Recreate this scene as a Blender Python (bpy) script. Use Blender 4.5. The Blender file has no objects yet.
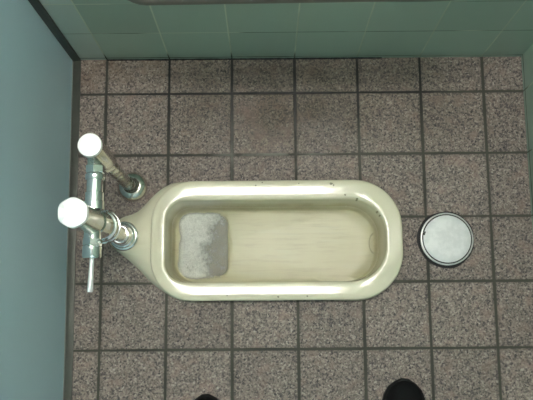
import bpy, bmesh, math, random
from mathutils import Vector, Matrix
random.seed(7)
SC = bpy.context.scene
COL = SC.collection
PI = math.pi

# ------------------------------------------------------------------ materials
class NB:
    """small node builder; every method returns an output socket"""
    def __init__(s, name):
        m = bpy.data.materials.new(name); m.use_nodes = True
        s.m = m; s.t = m.node_tree; s.t.nodes.clear()
        s.out = s.t.nodes.new('ShaderNodeOutputMaterial')
        s.b = s.t.nodes.new('ShaderNodeBsdfPrincipled')
        s.t.links.new(s.b.outputs[0], s.out.inputs[0])
    def lk(s, sock, v):
        if isinstance(v, bpy.types.NodeSocket): s.t.links.new(v, sock)
        else: sock.default_value = v
    def set(s, **k):
        nm = dict(color='Base Color', rough='Roughness', metal='Metallic', normal='Normal', spec='Specular IOR Level',
                  coat='Coat Weight', coatr='Coat Roughness', trans='Transmission Weight', ior='IOR', alpha='Alpha',
                  emit='Emission Color', estr='Emission Strength')
        for a, v in k.items():
            if a in ('color', 'emit') and isinstance(v, tuple) and len(v) == 3: v = v + (1,)
            s.lk(s.b.inputs[nm[a]], v)
        return s.m
    def n(s, typ, **props):
        nd = s.t.nodes.new(typ)
        for a, v in props.items(): setattr(nd, a, v)
        return nd
    def coord(s): return s.n('ShaderNodeTexCoord').outputs['Object']
    def sep(s, v):
        nd = s.n('ShaderNodeSeparateXYZ'); s.lk(nd.inputs[0], v); return nd.outputs
    def comb(s, x, y, z):
        nd = s.n('ShaderNodeCombineXYZ')
        for i, v in enumerate((x, y, z)): s.lk(nd.inputs[i], v)
        return nd.outputs[0]
    def ma(s, op, a, b=None, c=None, clamp=False):
        nd = s.n('ShaderNodeMath', operation=op, use_clamp=clamp)
        for i, v in enumerate((a, b, c)):
            if v is not None: s.lk(nd.inputs[i], v)
        return nd.outputs[0]
    def vm(s, op, a, b=None):
        nd = s.n('ShaderNodeVectorMath', operation=op)
        s.lk(nd.inputs[0], a)
        if b is not None: s.lk(nd.inputs[1], b)
        return nd.outputs['Value'] if op in ('DISTANCE', 'LENGTH', 'DOT_PRODUCT') else nd.outputs['Vector']
    def mr(s, v, a, b, c=0.0, d=1.0, smooth=True):
        nd = s.n('ShaderNodeMapRange', interpolation_type='SMOOTHSTEP' if smooth else 'LINEAR')
        for i, x in enumerate((v, a, b, c, d)): s.lk(nd.inputs[i], x)
        return nd.outputs[0]
    def noise(s, v, scale, detail=3.0, rough=.5):
        nd = s.n('ShaderNodeTexNoise'); s.lk(nd.inputs['Vector'], v)
        nd.inputs['Scale'].default_value = scale; nd.inputs['Detail'].default_value = detail; nd.inputs['Roughness'].default_value = rough
        return nd.outputs['Fac']
    def voro(s, v, scale, out='Color'):
        nd = s.n('ShaderNodeTexVoronoi'); s.lk(nd.inputs['Vector'], v); nd.inputs['Scale'].default_value = scale
        return nd.outputs[out]
    def ramp(s, f, stops, mode='LINEAR'):
        nd = s.n('ShaderNodeValToRGB'); s.lk(nd.inputs[0], f); cr = nd.color_ramp; cr.interpolation = mode
        while len(cr.elements) < len(stops): cr.elements.new(1)
        for e, (p, c) in zip(cr.elements, stops):
            e.position = p; e.color = tuple(c) + (1,) if len(c) == 3 else c
        return nd.outputs[0]
    def mix(s, f, a, b, mode='MIX'):
        nd = s.n('ShaderNodeMix', data_type='RGBA', blend_type=mode)
        s.lk(nd.inputs[0], f)
        for i, v in ((6, a), (7, b)):
            if isinstance(v, tuple) and len(v) == 3: v = v + (1,)
            s.lk(nd.inputs[i], v)
        return nd.outputs[2]
    def bump(s, h, dist, strength=1.0):
        nd = s.n('ShaderNodeBump'); nd.inputs['Strength'].default_value = strength; nd.inputs['Distance'].default_value = dist
        s.lk(nd.inputs['Height'], h); return nd.outputs[0]

T = 0.15   # floor and wall tile pitch, metres

def grid_dist(b, v, off=0.0, pitch=T):
    """distance in metres to the nearest joint"""
    q = b.ma('DIVIDE', b.ma('SUBTRACT', v, off), pitch)
    f = b.ma('FRACT', b.ma('ADD', q, .5))
    return b.ma('MULTIPLY', b.ma('ABSOLUTE', b.ma('SUBTRACT', f, .5)), pitch), b.ma('FLOOR', q)

def mat_floor():
    b = NB('speckled_floor_tile'); c = b.coord(); x, y, z = b.sep(c)
    wob = b.ma('MULTIPLY', b.ma('SUBTRACT', b.noise(c, 55, 2), .5), .0022)
    dx, ix = grid_dist(b, x); dy, iy = grid_dist(b, y)
    d = b.ma('ADD', b.ma('MINIMUM', dx, b.ma('ADD', dy, .0004)), wob)
    hw = b.mr(b.noise(c, 4, 1), .3, .7, .0024, .0035)
    g = b.ma('SUBTRACT', 1, b.mr(d, b.ma('SUBTRACT', hw, .0005), b.ma('ADD', hw, .0010)))
    # speckled stoneware body
    sp = b.sep(b.voro(c, 265))[0]
    sp2 = b.sep(b.voro(b.vm('ADD', c, (3.1, 1.7, 0)), 390))[1]
    v = b.ma('ADD', b.ma('MULTIPLY', sp, .6), b.ma('MULTIPLY', sp2, .4))
    body = b.ramp(v, [(.10, (.055, .049, .050)), (.27, (.125, .107, .100)), (.42, (.195, .162, .143)), (.60, (.270, .218, .188)), (.76, (.310, .260, .222)), (.93, (.45, .40, .35))])
    pink = b.mr(b.noise(c, 26, 3), .52, .70)
    body = b.mix(b.ma('MULTIPLY', pink, .45), body, (.31, .215, .18))
    wn = b.n('ShaderNodeTexWhiteNoise', noise_dimensions='2D'); b.lk(wn.inputs['Vector'], b.comb(ix, iy, 0))
    tv = b.mr(wn.outputs['Value'], 0, 1, .86, 1.0)
    body = b.vm('MULTIPLY', body, b.comb(tv, tv, tv))
    # grime: back part of the floor is stained
    n1 = b.noise(c, 7, 4, .6); n2 = b.noise(c, 19, 3)
    back = b.mr(y, -.20, -.04)
    cen = b.ma('MULTIPLY', b.mr(x, .14, .36), b.ma('SUBTRACT', 1, b.mr(x, .52, .80)))
    wide = b.ma('MULTIPLY', b.mr(x, .06, .22), b.ma('SUBTRACT', 1, b.mr(x, .72, .95)))
    st = b.ma('MULTIPLY', b.ma('MULTIPLY', back, b.ma('ADD', .12, b.ma('ADD', b.ma('MULTIPLY', wide, .38), b.ma('MULTIPLY', cen, .28)))), b.mr(n1, .25, .7, .65, 1.1))
    body = b.mix(b.ma('MULTIPLY', st, .95, clamp=True), body, (.34, .32, .255), 'MULTIPLY')
    br = b.ma('MULTIPLY', b.mr(b.vm('DISTANCE', c, (.375, -.072, 0)), .02, .12, 1, 0), b.mr(n2, .35, .6))
    body = b.mix(b.ma('MULTIPLY', br, .7), body, (.62, .46, .36), 'MULTIPLY')
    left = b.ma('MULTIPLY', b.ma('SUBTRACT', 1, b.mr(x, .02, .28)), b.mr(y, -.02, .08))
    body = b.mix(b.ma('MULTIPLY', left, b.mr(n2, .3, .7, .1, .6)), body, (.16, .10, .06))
    edge = b.ma('SUBTRACT', 1, b.mr(d, .003, .012))
    body = b.mix(b.ma('MULTIPLY', edge, .30), body, (.08, .075, .06))
    # joints: black mould near the wall and across the right, grey-green elsewhere
    mo = b.ma('ADD', b.mr(y, -.16, .03), b.ma('MULTIPLY', b.mr(b.noise(c, 3.2, 2), .42, .6), .40), clamp=True)
    mo = b.ma('MULTIPLY', mo, b.ma('MULTIPLY', b.mr(x, .01, .09, .45, 1), b.ma('SUBTRACT', 1, b.ma('MULTIPLY', b.mr(x, .74, .86), .85))))
    joint = b.mix(mo, (.062, .060, .046), (.009, .009, .008))
    pale_patch = b.ma('MULTIPLY', b.mr(b.vm('DISTANCE', b.vm('MULTIPLY', c, (.25, 1, 1)), (.0975, -.15, 0)), .012, .045, 1, 0), b.mr(n2, .35, .6))  # joints get paler in a long patch behind the toilet
    joint = b.mix(b.ma('MULTIPLY', pale_patch, .75), joint, (.20, .20, .165))
    col = b.mix(g, body, joint)
    h = b.ma('ADD', b.ma('SUBTRACT', 1, g), b.ma('MULTIPLY', v, .10))
    wet = b.ma('MULTIPLY', b.ma('MULTIPLY', b.mr(y, -.22, -.10), cen), b.mr(n2, .4, .62))
    ro = b.ma('SUBTRACT', .62, b.ma('MULTIPLY', wet, .30))
    return b.set(color=col, rough=ro, normal=b.bump(h, .0012, .6), spec=.35)

def mat_wall(axis, zo):
    b = NB('green_wall_tile'); c = b.coord(); s = b.sep(c)
    u, z = s[axis], s[2]
    du, iu = grid_dist(b, u); dz, iz = grid_dist(b, z, zo, .1535)
    wob = b.ma('MULTIPLY', b.ma('SUBTRACT', b.noise(c, 40, 2), .5), .0010)
    d = b.ma('ADD', b.ma('MINIMUM', du, dz), wob)
    g = b.ma('SUBTRACT', 1, b.mr(d, .0009, .0022))
    wn = b.n('ShaderNodeTexWhiteNoise', noise_dimensions='2D'); b.lk(wn.inputs['Vector'], b.comb(iu, iz, 0))
    tv = b.mr(wn.outputs['Value'], 0, 1, .93, 1.06)
    base = b.mix(b.noise(c, 6, 3), (.300, .402, .320), (.328, .435, .352))
    if axis == 0:      # the cut column by the partition is coloured paler and greyer
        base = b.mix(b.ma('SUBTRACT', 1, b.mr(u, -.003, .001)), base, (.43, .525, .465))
    base = b.vm('MULTIPLY', base, b.comb(tv, tv, tv))
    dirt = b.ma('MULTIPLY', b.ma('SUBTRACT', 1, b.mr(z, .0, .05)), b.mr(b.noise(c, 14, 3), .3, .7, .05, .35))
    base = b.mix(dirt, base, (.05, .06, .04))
    low = b.ma('MULTIPLY', b.ma('SUBTRACT', 1, b.mr(z, .015, .055)), b.ma('SUBTRACT', 1, b.mr(u, .42, .50, 0, .6)) if axis == 0 else .8)
    horiz = b.ma('GREATER_THAN', du, dz)
    worn = b.ma('MULTIPLY', b.mr(b.noise(c, 5, 2), .42, .58), b.ma('ADD', .25, b.ma('MULTIPLY', horiz, .75)))
    joint = b.mix(low, b.mix(worn, (.56, .62, .48), (.15, .195, .15)), (.025, .028, .02))
    h = b.ma('SUBTRACT', 1, g)
    return b.set(color=b.mix(g, base, joint), rough=b.ma('ADD', .28, b.ma('MULTIPLY', g, .5)), normal=b.bump(h, .001, .5), spec=.4)

def mat_simple(name, col, rough=.5, metal=0.0, var=.06, scale=20, **k):
    b = NB(name); c = b.coord(); n = b.noise(c, scale, 3)
    lo = tuple(max(0, v * (1 - var)) for v in col); hi = tuple(min(1, v * (1 + var)) for v in col)
    return b.set(color=b.mix(n, lo, hi), rough=b.ma('ADD', rough, b.ma('MULTIPLY', b.ma('SUBTRACT', n, .5), rough * .3)), metal=metal, **k)

def mat_tarnish():
    b = NB('tarnished_chrome'); c = b.coord(); n = b.noise(c, 60, 4, .65)
    f = b.mr(n, .38, .68)
    return b.set(color=b.mix(f, (.62, .62, .58), (.24, .20, .14)), rough=b.ma('ADD', .14, b.ma('MULTIPLY', f, .25)), metal=1.0)

TOILET_SPOTS = [(.5294, -.2263, .0052), (.5345, -.2300, .0030), (.561, -.2523, .0028), (.5884, -.2618, .0035), (.6334, -.2924, .0034), (.640, -.300, .002),
                (.3325, -.4678, .0025), (.3641, -.4658, .0028), (.3979, -.4683, .0024), (.405, -.4835, .003), (.4698, -.4823, .0028),
                (.356, -.229, .0025), (.371, -.222, .002), (.475, -.238, .0025), (.503, -.236, .002), (.455, -.225, .0018), (.268, -.472, .002), (.29, -.480, .002)]
def mat_toilet():
    b = NB('ivory_glazed_ceramic'); c = b.coord(); x, y, z = b.sep(c)
    base = b.mix(b.noise(c, 9, 3), (.745, .700, .520), (.785, .745, .570))
    flat = b.comb(x, y, 0)
    warp = b.vm('ADD', flat, b.vm('SCALE', b.n('ShaderNodeTexNoise').outputs['Color']))  # replaced below
    nz = b.noise(c, 240, 2)
    m = None
    for sx, sy, r in TOILET_SPOTS:
        d = b.vm('DISTANCE', flat, (sx, sy, 0))
        d = b.ma('ADD', d, b.ma('MULTIPLY', b.ma('SUBTRACT', nz, .5), r * 1.2))
        k = b.ma('SUBTRACT', 1, b.mr(d, r * .45, r))
        m = k if m is None else b.ma('MAXIMUM', m, k)
    m = b.ma('MULTIPLY', m, b.mr(z, .0, .012))
    col = b.mix(b.ma('MULTIPLY', m, .72), base, (.10, .085, .035))
    # scale and rust on the inside of the bowl
    ins = b.ma('SUBTRACT', 1, b.mr(z, -.068, -.02))
    col = b.mix(b.ma('MULTIPLY', ins, .80), col, (.555, .528, .338))
    str_ = b.noise(b.comb(b.ma('MULTIPLY', x, .10), y, 0), 95, 4, .62)
    wide = b.noise(c, 11, 3)
    streak = b.ma('MULTIPLY', b.mr(str_, .44, .70), b.mr(wide, .35, .62, .25, 1))
    col = b.mix(b.ma('MULTIPLY', ins, b.ma('MULTIPLY', streak, .48)), col, (.40, .345, .215))
    pale = b.ma('MULTIPLY', b.mr(b.noise(b.comb(b.ma('MULTIPLY', x, .14), y, 5.0), 60, 3), .5, .72), ins)
    col = b.mix(b.ma('MULTIPLY', pale, .40), col, (.60, .595, .44))
    wall = b.ma('MULTIPLY', b.mr(z, -.082, -.055), b.ma('SUBTRACT', 1, b.mr(z, -.035, .005)))
    col = b.mix(b.ma('MULTIPLY', wall, b.mr(wide, .3, .7, .30, .62)), col, (.40, .325, .19))
    # half-round dark line at the closed end of the tray
    dd = b.ma('ABSOLUTE', b.ma('SUBTRACT', b.vm('DISTANCE', b.vm('MULTIPLY', b.vm('SUBTRACT', flat, (.639, -.3545, 0)), (1.9, 1, 1)), (0, 0, 0)), .024))
    arc = b.ma('MULTIPLY', b.ma('SUBTRACT', 1, b.mr(dd, .0012, .0040)), b.ma('MULTIPLY', b.ma('SUBTRACT', 1, b.mr(x, .634, .640)), ins))
    col = b.mix(b.ma('MULTIPLY', arc, .55), col, (.20, .17, .10))
    # limescale in the deep end
    pot = b.ma('SUBTRACT', 1, b.mr(z, -.105, -.083))
    col = b.mix(b.ma('MULTIPLY', pot, b.mr(b.noise(c, 40, 4), .35, .6, .2, .6)), col, (.30, .28, .21))
    wear = b.ma('MULTIPLY', b.mr(b.noise(c, 130, 4, .7), .55, .75), b.mr(b.noise(c, 14, 2), .45, .6))
    ro = b.ma('ADD', b.ma('ADD', .10, b.ma('MULTIPLY', ins, .28)), b.ma('MULTIPLY', wear, .15))
    for nd in [n for n in b.t.nodes if n.type == 'VECT_MATH' and n.operation == 'SCALE']: b.t.nodes.remove(nd)
    return b.set(color=col, rough=ro, spec=.55, normal=b.bump(b.noise(c, 70, 2), .0006, .25))

def mat_foam():
    b = NB('soap_foam'); c = b.coord()
    n = b.noise(c, 75, 4, .65); bub = b.voro(c, 330, 'Distance')
    col = b.mix(b.mr(n, .3, .7), (.68, .69, .64), (.84, .85, .80))
    col = b.mix(b.ma('MULTIPLY', b.mr(bub, .30, .75), .30), col, (.30, .31, .28))
    x, y, z = b.sep(c)
    dn = b.ma('SUBTRACT', b.noise(c, 28, 3), .5)
    fine = b.ma('SUBTRACT', b.noise(c, 130, 4, .7), .5)
    xx = b.ma('ADD', b.ma('ADD', x, b.ma('MULTIPLY', dn, .07)), b.ma('MULTIPLY', fine, .05))
    xx = b.ma('SUBTRACT', xx, b.ma('MULTIPLY', b.mr(y, -.36, -.29), .030))
    thin = b.ma('SUBTRACT', 1, b.mr(xx, .206, .268))
    alpha = b.ma('MAXIMUM', b.ma('MULTIPLY', thin, .97), b.mr(n, .40, .74, .06, .55))
    # the foam thins out towards its own rim
    qx = b.ma('SUBTRACT', .0645, b.ma('ABSOLUTE', b.ma('SUBTRACT', x, .2285)))
    qy = b.ma('SUBTRACT', .0848, b.ma('ABSOLUTE', b.ma('SUBTRACT', y, -.3558)))
    qx = b.ma('MINIMUM', qx, .035); qy = b.ma('MINIMUM', qy, .035)
    kx = b.ma('SUBTRACT', .035, qx); ky = b.ma('SUBTRACT', .035, qy)
    inner = b.ma('SUBTRACT', .035, b.ma('SQRT', b.ma('ADD', b.ma('MULTIPLY', kx, kx), b.ma('MULTIPLY', ky, ky))))
    rim = b.mr(b.ma('ADD', inner, b.ma('MULTIPLY', dn, .016)), .0, .0125)
    ragged = b.ma('SUBTRACT', 1, b.mr(b.ma('ADD', x, b.ma('ADD', b.ma('MULTIPLY', fine, .03), b.ma('MULTIPLY', dn, .02))), .276, .292))
    alpha = b.ma('MULTIPLY', alpha, b.ma('MULTIPLY', rim, ragged))
    return b.set(color=col, rough=.45, alpha=alpha, normal=b.bump(bub, .0015, .5))

def mat_water():
    b = NB('cloudy_flush_water'); c = b.coord()
    return b.set(color=b.mix(b.noise(c, 35, 3), (.25, .24, .195), (.40, .39, .325)), rough=.35, alpha=.85, spec=.25, ior=1.33, normal=b.bump(b.noise(c, 45, 2), .001, .2))

def mat_cap_plate():
    b = NB('worn_satin_nickel'); c = b.coord(); n = b.noise(c, 55, 4, .6)
    col = b.mix(b.mr(n, .35, .65), (.76, .775, .765), (.86, .87, .86))
    return b.set(color=col, rough=b.mr(n, .3, .7, .55, .45), metal=.12, normal=b.bump(n, .002, .25))

M = {}
M['floor'] = mat_floor()
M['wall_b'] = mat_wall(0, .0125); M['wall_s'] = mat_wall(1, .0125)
M['panel'] = mat_simple('blue_laminate_panel', (.53, .71, .80), .42, 0, .012, 3, spec=.35)
M['channel'] = mat_simple('dark_aluminium_channel', (.066, .070, .058), .45, .3, .25, 40)
M['edge'] = mat_simple('pale_edge_strip', (.26, .29, .28), .5)
M['ceiling'] = mat_simple('white_ceiling_paint', (.72, .72, .69), .8)
M['toilet'] = mat_toilet()
M['foam'] = mat_foam(); M['water'] = mat_water()
M['chrome'] = mat_simple('chrome', (.82, .82, .81), .09, 1.0, .08, 60)
M['chrome_worn'] = mat_simple('worn_chrome', (.66, .64, .58), .20, 1.0, .25, 90)
M['satin'] = mat_simple('satin_chrome_cap', (.92, .93, .92), .42, .35, .04, 90)
M['tarnish'] = mat_tarnish()
M['rubber'] = mat_simple('black_seal', (.014, .014, .014), .7)
M['plate'] = mat_cap_plate()
M['plate_ring'] = mat_simple('bright_nickel_ring', (.80, .81, .78), .32, .25)
M['groove'] = mat_simple('grimy_groove', (.055, .058, .045), .6, .2)
M['steel'] = mat_simple('dull_steel_bar', (.16, .15, .125), .45, .5, .1, 40)
M['shoe'] = mat_simple('black_shoe_fabric', (.0070, .0070, .0076), .85, 0, .3, 300, spec=.15)
M['sole'] = mat_simple('black_rubber_sole', (.012, .012, .012), .7, spec=.2)
M['lace'] = mat_simple('black_lace', (.010, .010, .010), .9)
M['inner'] = mat_simple('dark_shoe_lining', (.02, .02, .02), .95)
M['white_metal'] = mat_simple('white_enamel', (.75, .75, .72), .5)
def mat_tube():
    b = NB('fluorescent_tube'); return b.set(color=(.9, .9, .9), emit=(1.0, .935, .885), estr=TUBE)
TUBE = 45.0
M['tube'] = mat_tube()

# ------------------------------------------------------------------ mesh helpers
def obj(name, bm, mat, parent=None, smooth=True, auto=40, label=None):
    me = bpy.data.meshes.new(name)
    bmesh.ops.recalc_face_normals(bm, faces=bm.faces[:])
    if smooth:
        for f in bm.faces: f.smooth = True
        for e in bm.edges:
            if len(e.link_faces) == 2 and e.calc_face_angle(0) > math.radians(auto): e.smooth = False
    bm.to_mesh(me); bm.free()
    me.materials.append(mat)
    o = bpy.data.objects.new(name, me); COL.objects.link(o)
    if parent is not None:
        o.parent = parent; o.matrix_parent_inverse = Matrix.Translation(-Vector(parent.location))
    if label: o['label'] = label
    return o
def thing(name, label, cat, loc, group=None):
    o = bpy.data.objects.new(name, None); o.location = loc; o.empty_display_size = .05; COL.objects.link(o)
    o['label'] = label; o['category'] = cat
    if group: o['group'] = group
    return o
def tag(o, label, cat, group=None, kind=None):
    o['label'] = label; o['category'] = cat
    if group: o['group'] = group
    if kind: o['kind'] = kind
    return o
def struct(o, label=None, cat=None):
    o['kind'] = 'structure'
    if label: o['label'] = label; o['category'] = cat
    return o
def box(bm, a, b, bev=0.0):
    m = bmesh.ops.create_cube(bm, size=1)
    vs = m['verts']
    for v in vs: v.co = Vector([a[i] + (v.co[i] + .5) * (b[i] - a[i]) for i in range(3)])
    if bev:
        es = list({e for v in vs for e in v.link_edges})
        bmesh.ops.bevel(bm, geom=es, offset=bev, segments=2, affect='EDGES', profile=.6)
def frame(p0, p1):
    w = (Vector(p1) - Vector(p0)).normalized()
    u = Vector((0, 0, 1)).cross(w) if abs(w.z) < .9 else Vector((1, 0, 0)).cross(w)
    u.normalize(); return u, w.cross(u), w
def lathe(bm, p0, p1, prof, seg=40, cap=(True, True), rot=0.0, wob=None):
    """prof: list of (radius, distance along p0->p1)"""
    u, v, w = frame(p0, p1); p0 = Vector(p0); rings = []
    for r, d in prof:
        ring = []
        for k in range(seg):
            a = rot + 2 * PI * k / seg; rr = r * (wob(a) if wob else 1)
            ring.append(bm.verts.new(p0 + w * d + u * rr * math.cos(a) + v * rr * math.sin(a)))
        rings.append(ring)
    for A, B in zip(rings, rings[1:]):
        for k in range(seg): bm.faces.new((A[k], A[(k + 1) % seg], B[(k + 1) % seg], B[k]))
    if cap[0]: bm.faces.new(rings[0][::-1])
    if cap[1]: bm.faces.new(rings[-1])
def lathe_obj(name, p0, p1, prof, mat, parent, seg=40, **k):
    bm = bmesh.new(); auto = k.pop('auto', 40); label = k.pop('label', None)
    lathe(bm, p0, p1, prof, seg, **k); return obj(name, bm, mat, parent, auto=auto, label=label)
def sweep(bm, pts, r, seg=16):
    pts = [Vector(p) for p in pts]; rings = []; N = None
    for i, p in enumerate(pts):
        t = (pts[min(i + 1, len(pts) - 1)] - pts[max(i - 1, 0)]).normalized()
        if N is None: N = t.orthogonal().normalized()
        N = (N - t * N.dot(t)).normalized(); B = t.cross(N); rr = r[i] if isinstance(r, list) else r
        rings.append([bm.verts.new(p + (N * math.cos(2 * PI * k / seg) + B * math.sin(2 * PI * k / seg)) * rr) for k in range(seg)])
    for A, Bq in zip(rings, rings[1:]):
        for k in range(seg): bm.faces.new((A[k], A[(k + 1) % seg], Bq[(k + 1) % seg], Bq[k]))
    bm.faces.new(rings[0][::-1]); bm.faces.new(rings[-1])

# ------------------------------------------------------------------ toilet outline
YC = -.3535
def rrect(x0, x1, y0, y1, rl, rr, n=24):
    """rounded rectangle, counter-clockwise, own radius for each end"""
    P = []
    for cx, cy, r, a in ((x1 - rr, y1 - rr, rr, 0), (x0 + rl, y1 - rl, rl, 90), (x0 + rl, y0 + rl, rl, 180), (x1 - rr, y0 + rr, rr, 270)):
        for k in range(n + 1):
            t = math.radians(a + 90 * k / n); P.append((cx + r * math.cos(t), cy + r * math.sin(t)))
    return P
def smooth_poly(P, it=2):
    for _ in range(it):
        Q = []
        for i in range(len(P)):
            a, b = P[i], P[(i + 1) % len(P)]
            Q += [(a[0] * .75 + b[0] * .25, a[1] * .75 + b[1] * .25), (a[0] * .25 + b[0] * .75, a[1] * .25 + b[1] * .75)]
        P = Q
    return P
# rays: straight top run, round end caps, straight bottom run
SX0, SX1 = .215, .578
RAYS = []
for k in range(40): RAYS.append((SX1 - (SX1 - SX0) * k / 40, YC, PI / 2))
for k in range(72): RAYS.append((SX0, YC, PI / 2 + PI * k / 72))
for k in range(40): RAYS.append((SX0 + (SX1 - SX0) * k / 40, YC, 1.5 * PI))
for k in range(56): RAYS.append((SX1, YC, 1.5 * PI + PI * k / 56))
def hit(P, sx, sy, a):
    dx, dy = math.cos(a), math.sin(a); best = None
    for i in range(len(P)):
        (ax, ay), (bx, by) = P[i], P[(i + 1) % len(P)]
        ex, ey = bx - ax, by - ay; den = dx * ey - dy * ex
        if abs(den) < 1e-12: continue
        t = ((ax - sx) * ey - (ay - sy) * ex) / den; u = ((ax - sx) * dy - (ay - sy) * dx) / den
        if t > 0 and -1e-9 <= u <= 1 + 1e-9 and (best is None or t < best): best = t
    return best
def loop(P, inset=0.0):
    out = []
    for sx, sy, a in RAYS:
        t = hit(P, sx, sy, a) - inset; out.append((sx + t * math.cos(a), sy + t * math.sin(a)))
    return out
BX0, BX1, BY0, BY1 = .1135, .6925, -.4935, -.2140
band = rrect(BX0, BX1, BY0, BY1, .100, .112)
neck = [(.2118, BY1), (.150, -.236), (.124, -.270), (.110, -.300), (.090, -.3165), (.068, -.3130), (.046, -.3095), (.027, -.320), (.0195, -.3435), (.027, -.367), (.046, -.3775),
        (.068, -.3835), (.090, -.3875), (.110, -.4045), (.124, -.4370), (.150, -.471), (.2118, BY0)]
# base outline: the same, with a fan that narrows to the flush inlet on the left
fan = [(.2118, -.2128), (.1720, -.2140), (.1539, -.2195), (.1331, -.2315), (.1140, -.2490), (.0860, -.2810), (.0680, -.2905), (.0480, -.2955), (.0280, -.3070), (.0160, -.3260), (.0130, -.3425),
       (.0160, -.3590), (.0270, -.3690), (.0437, -.3820), (.0623, -.3965), (.0856, -.4170), (.1135, -.4475), (.1435, -.4700), (.1732, -.4872), (.2118, -.4935)]
right = [p for p in rrect(BX0, BX1, BY0, BY1, .05, .112) if p[0] > .5]
right = sorted([p for p in right if p[1] <= YC], key=lambda p: (p[1] > BY0 + 1e-6, p[0] if p[1] <= BY0 + 1e-6 else p[1])) + [p for p in right if p[1] > YC]
base = smooth_poly(fan, 3)
# trim the closing chord of the smoothed fan and join both halves
base = [p for p in base if p[0] < .205]
base.sort(key=lambda p: math.atan2(p[1] - YC, p[0] - .24) % (2 * PI))
base = base + right
opening = rrect(.1490, .6520, -.4490, -.2620, .045, .080)
tray = rrect(.1610, .6340, -.4440, -.2740, .050, .064)
pot = rrect(.1760, .2860, -.4290, -.2810, .045, .022)

def build_toilet():
    bm = bmesh.new()
    O0, O1, O2 = loop(base), loop(base, .0001), loop(base, .0007)
    L = []
    L.append([(x, y, -.012) for x, y in O0]); L.append([(x, y, .0010) for x, y in O1])
    L.append([(x, y, .0035) for x, y in O2])
    def nearer(A, B):      # deck loop never runs outside the base outline
        out = []
        for (ax, ay), (bx, by), (sx, sy, a) in zip(A, B, RAYS):
            ta = math.hypot(ax - sx, ay - sy); tb = math.hypot(bx - sx, by - sy); t = min(ta, tb)
            out.append((sx + t * math.cos(a), sy + t * math.sin(a)))
        return out
    deck = smooth_poly(neck, 3); deck = [p for p in deck if p[0] < .205]
    deck.sort(key=lambda p: math.atan2(p[1] - YC, p[0] - .24) % (2 * PI))
    D = nearer(loop(deck + right), loop(base, .0016))
    Dm = [((a[0] + b[0]) / 2, (a[1] + b[1]) / 2) for a, b in zip(D, O2)]
    L.append([(x, y, .0140) for x, y in Dm]); L.append([(x, y, .0212) for x, y in nearer(D, loop(base, .0020))])
    L.append([(x, y, .0218) for x, y in nearer([(sx + (x - sx) * .988, sy + (y - sy) * .988) for (x, y), (sx, sy, a) in zip(D, RAYS)], loop(band, .0026))])
    # rim: the long sides lean slightly into the bowl, the rounded ends are level
    lean = [abs(math.sin(a)) ** 8 for _, _, a in RAYS]
    LB, LO = loop(band), loop(opening)
    for f, ze, zl in ((.05, .0226, .0226), (.07, .0252, .0255), (.10, .0266, .0272), (.16, .0274, .0281), (.25, .0279, .0286), (.37, .0283, .0285), (.55, .0287, .0281), (.70, .0290, .0277),
                      (.83, .0291, .0272), (.89, .02905, .0268), (.925, .0285, .0262), (.955, .0274, .0253), (.978, .0256, .0237), (.995, .0195, .0190)):
        L.append([(a[0] + (b[0] - a[0]) * f, a[1] + (b[1] - a[1]) * f, ze + (zl - ze) * q) for a, b, q in zip(LB, LO, lean)])
    for ins, z in ((.0, .0090), (.0006, -.004)):
        L.append([(x, y, z) for x, y in loop(opening, ins)])
    # inner wall easing into the tray
    A, B = loop(opening, .0006), loop(tray)
    for f, z in ((.12, -.020), (.28, -.038), (.46, -.053), (.66, -.064), (.84, -.0705), (1.0, -.0735)):
        L.append([(a[0] + (b[0] - a[0]) * f, a[1] + (b[1] - a[1]) * f, z) for a, b in zip(A, B)])
    # tray floor towards the deep end
    pcx, pcy = .229, -.3550
    Pt = []
    for x, y in B:
        a = math.atan2(y - pcy, x - pcx); t = hit(pot, pcx, pcy, a); Pt.append((pcx + t * math.cos(a), pcy + t * math.sin(a)))
    def lerp(f, dz=0): return [(b[0] + (p[0] - b[0]) * f, b[1] + (p[1] - b[1]) * f, -.0735 - .0085 * f + dz) for b, p in zip(B, Pt)]
    for f in (.12, .3, .5, .7, .88, .96): L.append(lerp(f))
    L.append(lerp(1.0, -.0012))
    for s, z in ((.985, -.086), (.965, -.094), (.93, -.12), (.86, -.150), (.70, -.168), (.4, -.176)):
        L.append([(pcx + (x - pcx) * s, pcy + (y - pcy) * s, z) for x, y in Pt])
    R = [[bm.verts.new(p) for p in ring] for ring in L]
    n = len(RAYS)
    for A, B in zip(R, R[1:]):
        for k in range(n): bm.faces.new((A[k], A[(k + 1) % n], B[(k + 1) % n], B[k]))
    bm.faces.new(R[-1])
    return bm, O0
toilet_bm, outline = build_toilet()

# ------------------------------------------------------------------ room
X0, X1, Y0, Y1, H = -.0805, .9950, -1.35, .0864, 2.45
XF = -.60
def floor_bm():
    bm = bmesh.new()
    hole = [bm.verts.new((sx + (x - sx) * .985, sy + (y - sy) * .985, 0)) for (x, y), (sx, sy, a) in zip(outline, RAYS)]
    rect = [bm.verts.new(p) for p in ((X0 - .05, Y0, 0), (X1 + .03, Y0, 0), (X1 + .03, Y1 + .03, 0), (X0 - .05, Y1 + .03, 0))]
    es = [bm.edges.new((A[i], A[(i + 1) % len(A)])) for A in (hole, rect) for i in range(len(A))]
    bmesh.ops.triangle_fill(bm, edges=es, use_beauty=True)
    return bm
struct(obj('floor', floor_bm(), M['floor'], smooth=False))
def plane(P):
    bm = bmesh.new(); bm.faces.new([bm.verts.new(p) for p in P]); return bm
def slab(a, b, bev=0): bm = bmesh.new(); box(bm, a, b, bev); return bm
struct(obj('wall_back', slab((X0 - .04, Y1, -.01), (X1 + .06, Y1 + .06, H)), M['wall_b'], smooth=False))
struct(obj('wall_right', slab((X1, Y0, -.01), (X1 + .06, Y1, H)), M['wall_s'], smooth=False))
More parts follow.
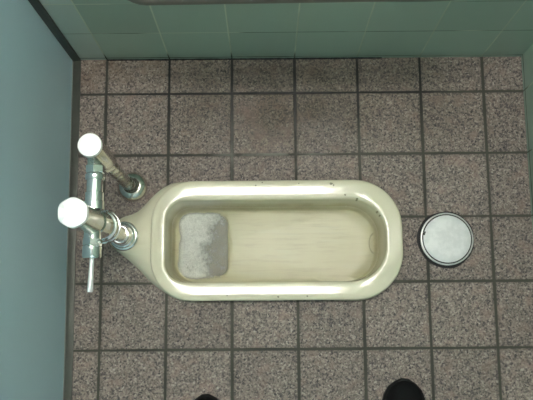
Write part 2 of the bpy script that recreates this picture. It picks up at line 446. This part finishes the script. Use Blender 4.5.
struct(obj('wall_left', slab((X0 - .035, Y0, .002), (X0, Y1, 2.05)), M['panel'], smooth=False))
struct(obj('wall_front', slab((X0 - .04, Y0 - .04, 0), (X1 + .06, Y0, 2.05)), M['panel'], smooth=False))
struct(obj('ceiling', slab((X0 - .5, Y0 - .6, H), (X1 + .06, Y1 + .06, H + .05)), M['ceiling'], smooth=False))
SKEW = .0065          # the partition stands a touch out of square with the floor tiles
def skewed(o):
    for v in o.data.vertices: v.co.x += (Y1 - v.co.y) * SKEW - .0015
    return o
skewed(bpy.data.objects['wall_left'])
# dark channel along the foot and the back edge of the partition, with a thin pale edge
struct(skewed(obj('baseboard_left', slab((X0, Y0, 0), (X0 + .0195, Y1, .004), .0008), M['channel'])))
struct(skewed(obj('trim_1', slab((X0, Y1 - .004, .004), (X0 + .0195, Y1, 2.05), .0008), M['channel'])))
struct(skewed(obj('trim_2', slab((X0, Y0, .004), (X0 + .0014, Y1 - .004, .0065)), M['edge'], smooth=False)))
# mouldy sealant where the back wall meets the floor
def seal_bm():
    bm = bmesh.new(); pr = []
    for k in range(81):
        x = .0 + .66 * k / 80
        s = .0022 + .0016 * random.random()
        pr.append([bm.verts.new(p) for p in ((x, Y1, s * 1.2), (x, Y1 - s, 0.0004), (x, Y1, .0004))])
    for A, B in zip(pr, pr[1:]):
        bm.faces.new((A[0], A[1], B[1], B[0]))
    return bm
struct(obj('trim_3', seal_bm(), M['rubber'], smooth=False))

# ------------------------------------------------------------------ toilet thing
tl = obj('squat_toilet', toilet_bm, M['toilet'], auto=70)
tag(tl, 'ivory ceramic squat toilet set into the tiled floor', 'toilet')
PCX, PCY = .229, -.3550
def water_bm():
    bm = bmesh.new(); n = 96; vs = []
    for k in range(n):
        a = 2 * PI * k / n; t = hit(pot, PCX, PCY, a) * .990; vs.append(bm.verts.new((PCX + t * math.cos(a), PCY + t * math.sin(a), -.0836)))
    bm.faces.new(vs); return bm
wt = obj('water', water_bm(), M['water'], smooth=False)
tag(wt, 'cloudy grey water standing in the deep left end of the toilet', 'water', kind='stuff')
FOAM = rrect(.1640, .2930, -.4405, -.2710, .046, .030)
def foam_bm():
    bm = bmesh.new(); rnd = random.Random(3)
    nr, na = 18, 80; rings = []
    cx, cy = .228, -.3530
    def top(x, y, f):
        k = min(1, max(0, (x - .25) / .03)); q = min(1, max(0, (f - .76) / .24))
        return -.0798 + .0085 * q * (1 - k) + .0008 * (1 - f ** 4) + .0011 * math.sin(x * 190 + 1.3) * math.sin(y * 170 + .4) * (1 - f ** 3)
    for i in range(1, nr + 1):
        f = i / nr; ring = []
        for k in range(na):
            a = 2 * PI * k / na; t = hit(FOAM, cx, cy, a) * f
            x, y = cx + t * math.cos(a), cy + t * math.sin(a); ring.append(bm.verts.new((x, y, top(x, y, f))))
        rings.append(ring)
    c = bm.verts.new((cx, cy, top(cx, cy, 0)))
    for k in range(na): bm.faces.new((c, rings[0][k], rings[0][(k + 1) % na]))
    for A, B in zip(rings, rings[1:]):
        for k in range(na): bm.faces.new((A[k], B[k], B[(k + 1) % na], A[(k + 1) % na]))
    for _ in range(170):
        a = rnd.random() * 2 * PI; t = rnd.random() ** .6 * .062
        x, y = cx - .014 + t * math.cos(a) * .75, cy + t * math.sin(a) * 1.1
        bmesh.ops.create_icosphere(bm, subdivisions=1, radius=rnd.uniform(.0007, .0017), matrix=Matrix.Translation((x, y, -.0790)))
    for x, y, r in ((.190, -.407, .0036), (.196, -.413, .0030), (.203, -.405, .0034), (.188, -.400, .0026), (.209, -.411, .0026), (.197, -.401, .0026), (.213, -.404, .0024), (.183, -.412, .0024)):
        bmesh.ops.create_icosphere(bm, subdivisions=2, radius=r, matrix=Matrix.Translation((x, y, -.0788)))
    return bm
fm = obj('foam', foam_bm(), M['foam'])
tag(fm, 'patch of whitish soap foam floating in the left end of the toilet', 'foam', kind='stuff')

# ------------------------------------------------------------------ flush valve
fv = thing('flush_valve', 'chrome flush valve with two white topped caps and a lever beside the partition', 'flush valve', (.055, -.343, .0178))
AX, AY = .0645, -.2255
# supply side: straight riser from the floor with a stop valve on top
fl = lathe_obj('floor_flange', (AX + .004, AY, 0), (AX + .004, AY, 1), [(.0345, 0), (.0352, .004), (.0342, .011), (.0305, .0185), (.0245, .0235), (.0190, .0245), (.0165, .0225)], M['chrome_worn'], fv, 48)
lathe_obj('flange_seal', (AX + .002, AY, 0), (AX + .002, AY, 1), [(.0172, .0215), (.0168, .0240), (.0143, .0252)], M['groove'], fl)
lathe_obj('supply_pipe', (AX, AY, .001), (AX, AY, 1), [(.0142, 0), (.0142, .315)], M['tarnish'], fv, 32)
lathe_obj('pipe_nut', (AX, AY, .262), (AX, AY, 1), [(.0175, 0), (.0192, .002), (.0192, .024), (.0175, .027)], M['tarnish'], fv, 6, auto=20)
sv = lathe_obj('stop_valve', (AX, AY, .286), (AX, AY, 1), [(.0165, 0), (.0195, .004), (.0205, .010), (.0205, .120), (.0196, .124), (.0196, .1275)], M['chrome_worn'], fv, 48)
lathe_obj('stop_valve_cap', (AX, AY, .4130), (AX, AY, 1), [(.0205, 0), (.0218, .0008), (.0218, .0075), (.0213, .0088), (.0204, .0093), (.010, .0096), (.001, .0097)], M['satin'], sv, 48, auto=25, label='white topped round cap of the stop valve')
# cross connection towards the flush valve body
CZ = .340; CX = .0575; VY = -.3515
def cyl_y(name, y0, prof, mat, par, seg=40, **k): return lathe_obj(name, (CX, y0, CZ), (CX, y0 - 1, CZ), prof, mat, par, seg, **k)
cyl_y('outlet_neck', AY - .010, [(.0150, 0), (.0150, .020), (.0140, .022)], M['chrome_worn'], fv)
cyl_y('union_nut', AY - .0205, [(.0165, 0), (.0182, .0018), (.0182, .0135), (.0165, .0155)], M['chrome'], fv, 6, auto=20, rot=PI / 6)
cyl_y('union_collar', AY - .0360, [(.0150, 0), (.0180, .002), (.0185, .008), (.0172, .0125), (.0158, .013)], M['chrome'], fv)
cyl_y('connecting_pipe', AY - .0480, [(.0152, 0), (.0152, .026)], M['chrome'], fv)
cyl_y('connector_nut', AY - .0715, [(.0150, 0), (.0172, .0015), (.0172, .0170), (.0185, .0180), (.0185, .0330)], M['chrome'], fv)
# flush valve: nearly upright, leaning a little towards the room
B0 = Vector((.0550, -.3435, .0222)); B1 = Vector((.0528, -.3560, .4790)); AXV = (B1 - B0).normalized()
def along(h): return B0 + AXV * h
def vlathe(name, h, prof, mat, par, seg=48, **k): return lathe_obj(name, along(h), along(h + 1), prof, mat, par, seg, **k)
sn = vlathe('inlet_flange', 0, [(.0335, 0), (.0340, .003), (.0330, .0085), (.0300, .0110), (.0285, .0112)], M['chrome'], fv)
vlathe('inlet_nut', .0105, [(.0275, 0), (.0282, .002), (.0282, .012), (.0262, .0145), (.0240, .015), (.0240, .021), (.0225, .0235)], M['chrome'], fv)
vlathe('inlet_ring', .0335, [(.0215, 0), (.0222, .003), (.0215, .010), (.0190, .013)], M['chrome'], fv)
vlathe('flush_pipe', .010, [(.0165, 0), (.0165, .235)], M['chrome_worn'], fv, 36)
vlathe('breaker_flange', .196, [(.0170, 0), (.0290, .003), (.0330, .008), (.0345, .013), (.0345, .0205), (.0338, .0225), (.0318, .0230), (.0312, .0242), (.0312, .0350), (.0302, .0372), (.0262, .0384), (.0255, .0480)], M['chrome'], fv, 56)
vb = vlathe('valve_body', .243, [(.0262, 0), (.0268, .003), (.0246, .010), (.0238, .020), (.0238, .190), (.0246, .194), (.0246, .203)], M['chrome_worn'], fv, 56)
vlathe('body_collar', .300, [(.0238, 0), (.0258, .002), (.0258, .009), (.0238, .011)], M['chrome_worn'], vb, 56)
vlathe('valve_cap', .446, [(.0246, 0), (.0260, .0008), (.0260, .0085), (.0254, .0100), (.0244, .0105), (.0110, .0108), (.001, .0109)], M['satin'], fv, 60, auto=25, wob=lambda a: 1 + .022 * math.cos(6 * a),
       label='large white topped cap with flattened sides')
# lever side
HX, HZ = .0560, .340
def hl(name, y0, prof, mat, par, seg=40, **k): return lathe_obj(name, (HX, y0, HZ), (HX - .03, y0 - 1, HZ), prof, mat, par, seg, **k)
hl('lever_neck', VY - .018, [(.0150, 0), (.0160, .010), (.0160, .0160)], M['chrome'], fv)
hn = hl('lever_nut', VY - .0325, [(.0165, 0), (.0182, .0015), (.0182, .0135), (.0165, .015)], M['chrome'], fv, 6, auto=20, rot=PI / 6)
hl('lever_bonnet', VY - .0470, [(.0160, 0), (.0178, .002), (.0178, .0195), (.0155, .0235), (.0070, .0245)], M['chrome'], fv)
lathe_obj('set_screw', (HX + .013, VY - .040, HZ + .008), (HX + .9, VY - .040, HZ + .5), [(.0040, 0), (.0042, .006), (.003, .008)], M['chrome_worn'], hn, 16)
hl('flush_lever', VY - .0690, [(.0042, 0), (.0042, .012), (.0050, .045), (.0058, .061), (.0046, .0635)], M['satin'], fv, 20, label='thin bright lever rod')

# ------------------------------------------------------------------ floor cleanout cover
DX, DY = .7950, -.3535
dc = thing('drain_cover', 'round bright metal drain cover on the floor right of the toilet', 'drain cover', (DX, DY, 0))
def collar_w(a): return 1 + .012 * math.sin(3 * a + 1) + .010 * math.sin(7 * a)
lathe_obj('dark_collar', (DX - .0015, DY - .001, 0), (DX - .0015, DY - .001, 1), [(.0660, .0003), (.0645, .0012), (.0600, .0014)], M['rubber'], dc, 72, wob=collar_w, label='black collar')  # dark ring around the cover, slightly wider on the left
lathe_obj('rim', (DX, DY, 0), (DX, DY, 1), [(.0600, .0005), (.0610, .0025), (.0608, .0070), (.0598, .0086), (.0582, .0089), (.0574, .0080), (.0572, .0060)], M['plate_ring'], dc, 96, cap=(True, False))
lathe_obj('groove', (DX, DY, 0), (DX, DY, 1), [(.0577, .0065), (.0572, .0076), (.0545, .0076), (.053, .0070)], M['rubber'], dc, 96, label='thin dark ring groove')
lid = lathe_obj('lid', (DX, DY, 0), (DX, DY, 1), [(.0547, .0060), (.0547, .0084), (.0540, .0090), (.0400, .0098), (.0200, .0102), (.001, .0104)], M['plate'], dc, 96)
bmn = bmesh.new(); box(bmn, (-.0016, -.0045, 0), (.0016, .0045, .0008), .0006)
bmesh.ops.rotate(bmn, verts=bmn.verts[:], cent=(0, 0, 0), matrix=Matrix.Rotation(math.radians(-20), 3, 'Z'))
bmesh.ops.translate(bmn, verts=bmn.verts[:], vec=(DX - .0515, DY + .0130, .0090))
obj('lift_slot', bmn, M['groove'], lid)

# ------------------------------------------------------------------ grab bar on the back wall
gb = thing('grab_bar', 'dull steel grab bar running along the green tiled wall at the top edge', 'grab bar', (.45, Y1, .470))
GZ, GY = .4960, .0220
def bar_pts():
    P = [(.128, Y1 - .002, GZ), (.128, Y1 - .018, GZ)]
    for k in range(1, 9):
        a = PI / 2 * k / 8; P.append((.128 + .046 * (1 - math.cos(a)), Y1 - .018 - .0464 * math.sin(a), GZ))
    P += [(.25, GY, GZ), (.40, GY, GZ), (.55, GY, GZ), (.70, GY, GZ)]
    for k in range(1, 9):
        a = PI / 2 * k / 8; P.append((.70 + .046 * math.sin(a), GY + .0464 * (1 - math.cos(a)), GZ))
    P += [(.746, Y1 - .002, GZ)]
    return [(x, y, z + .018 * (x - .13)) for x, y, z in P]
bm = bmesh.new(); sweep(bm, bar_pts(), .0160, 24); obj('rail', bm, M['steel'], gb)
for x in (.128, .746):
    lathe_obj('wall_flange', (x, Y1 - .0005, GZ + .018 * (x - .13)), (x, Y1 - 1, GZ + .018 * (x - .13)), [(.030, 0), (.030, .004), (.026, .008), (.017, .010)], M['steel'], gb)

# ------------------------------------------------------------------ shoes of the photographer
def shoe(tipx, tipy, yaw, mirror, label):
    """built with the toe at the origin, pointing to +Y, then placed"""
    root = thing('shoe', label, 'shoe', (0, 0, 0), 'photographer\'s black shoes')
    st = [(0.0, .004, .016, .0), (.006, .020, .026, 0), (.018, .033, .034, 0), (.036, .0415, .041, 0), (.062, .0475, .048, .001), (.090, .0495, .058, .002), (.118, .0475, .071, .001),
          (.146, .043, .084, 0), (.175, .0385, .090, 0), (.205, .0365, .092, 0), (.235, .0355, .094, 0), (.258, .031, .094, 0), (.272, .018, .088, 0)]
    def ring(s, n=24, open_=False):
        d, w, h, off = s; P = []
        for k in range(n):
            a = 2 * PI * k / n; c, q = math.cos(a), math.sin(a)
            x = w * math.copysign(abs(c) ** .75, c) * (1.0 if q < 0 else 1.0 - .22 * q)
            z = .016 + (h - .016) * max(0, q) if q >= 0 else .016 + .008 * q
            P.append(Vector((mirror * (x + off), -d, z)))
        return P
    bm = bmesh.new(); R = [[bm.verts.new(p) for p in ring(s)] for s in st]; n = 24
    for i, (A, B) in enumerate(zip(R, R[1:])):
        for k in range(n):
            if 7 <= i <= 10 and 3 <= k <= 8: continue          # foot opening
            bm.faces.new((A[k], A[(k + 1) % n], B[(k + 1) % n], B[k]))
    bm.faces.new(R[0][::-1]); bm.faces.new(R[-1])
    up = obj('upper', bm, M['shoe'], root, auto=80)
    bm = bmesh.new()                                              # insole seen down the opening
    vs = [bm.verts.new((mirror * x, -d, .030)) for d, x in ((.11, -.030), (.11, .030), (.20, .028), (.255, .020), (.255, -.020), (.20, -.028))]
    bm.faces.new(vs); obj('insole', bm, M['inner'], root, smooth=False)
    bm = bmesh.new()                                              # outsole
    edge = []
    for d, w, h, off in st: edge.append((w + .0035, d, off))
    lp = [(mirror * (w + o), -d) for w, d, o in edge] + [(mirror * (-w + o), -d) for w, d, o in reversed(edge)]
    lp = [(x, y + (.003 if i in (0, len(lp) - 1) else 0)) for i, (x, y) in enumerate(lp)]
    a = [bm.verts.new((x, y, .0)) for x, y in lp]; b = [bm.verts.new((x, y, .014)) for x, y in lp]; c = [bm.verts.new((x * .93, y * .985 - .002, .018)) for x, y in lp]
    m = len(lp)
    for A, B in ((a, b), (b, c)):
        for k in range(m): bm.faces.new((A[k], A[(k + 1) % m], B[(k + 1) % m], B[k]))
    bm.faces.new(a[::-1]); bm.faces.new(c); obj('sole', bm, M['sole'], root, auto=35)
    for d, z, w in ((.092, .0590, .024), (.108, .0665, .025), (.124, .0740, .026), (.140, .0810, .026)):
        bm = bmesh.new(); sweep(bm, [(-w, -d, z - .012), (-w * .6, -d - .001, z - .001), (0, -d - .002, z + .0025), (w * .6, -d - .001, z - .001), (w, -d, z - .012)], .0024, 8)
        obj('lace', bm, M['lace'], root)
    root.location = (tipx, tipy, 0); root.rotation_euler = (0, 0, yaw)
    return root
shoe(.6860, -.6690, math.radians(-5), 1, 'black shoe whose rounded toe shows right of centre at the bottom edge')
shoe(.2400, -.7000, math.radians(4), -1, 'black shoe of which only the toe tip shows left of centre at the bottom edge')

# ------------------------------------------------------------------ ceiling light
LX, LY, LZ = .34, -.10, 2.40
lamp = thing('ceiling_light', 'white twin tube fluorescent light fixed to the ceiling above the toilet', 'ceiling light', (LX, LY, H))
obj('housing', slab((LX - .46, LY - .035, LZ - .03), (LX + .46, LY + .035, H - .0005), .004), M['white_metal'], lamp)
for dy in (-.06, .06):
    lathe_obj('tube', (LX - .41, LY + dy, LZ - .022), (LX + 1, LY + dy, LZ - .022), [(.016, 0), (.016, .82)], M['tube'], lamp, 20)
    for sx in (-1, 1):
        obj('socket', slab((LX + sx * .422 - .012, LY + dy - (.03 if dy > 0 else .018), LZ - .042), (LX + sx * .422 + .012, LY + dy + (.018 if dy > 0 else .03), LZ - .002), .002), M['white_metal'], lamp)

# ------------------------------------------------------------------ world, camera
w = bpy.data.worlds.new('World'); SC.world = w; w.use_nodes = True
w.node_tree.nodes['Background'].inputs[0].default_value = (.80, .90, 1.0, 1); w.node_tree.nodes['Background'].inputs[1].default_value = .35
cam = bpy.data.cameras.new('camera'); co = bpy.data.objects.new('camera', cam); COL.objects.link(co)
cam.sensor_width = 36; cam.sensor_fit = 'HORIZONTAL'; cam.lens = 759.6 * 36 / 533; cam.clip_start = .01
co.location = (.3817, -.5474, 1.7467); co.rotation_euler = (.1640, .0021, -.0078)
SC.camera = co
SC.view_settings.view_transform = 'Standard'; SC.view_settings.look = 'None'; SC.view_settings.gamma = 1; SC.view_settings.exposure = 1.25
SC.view_settings.use_curve_mapping = False
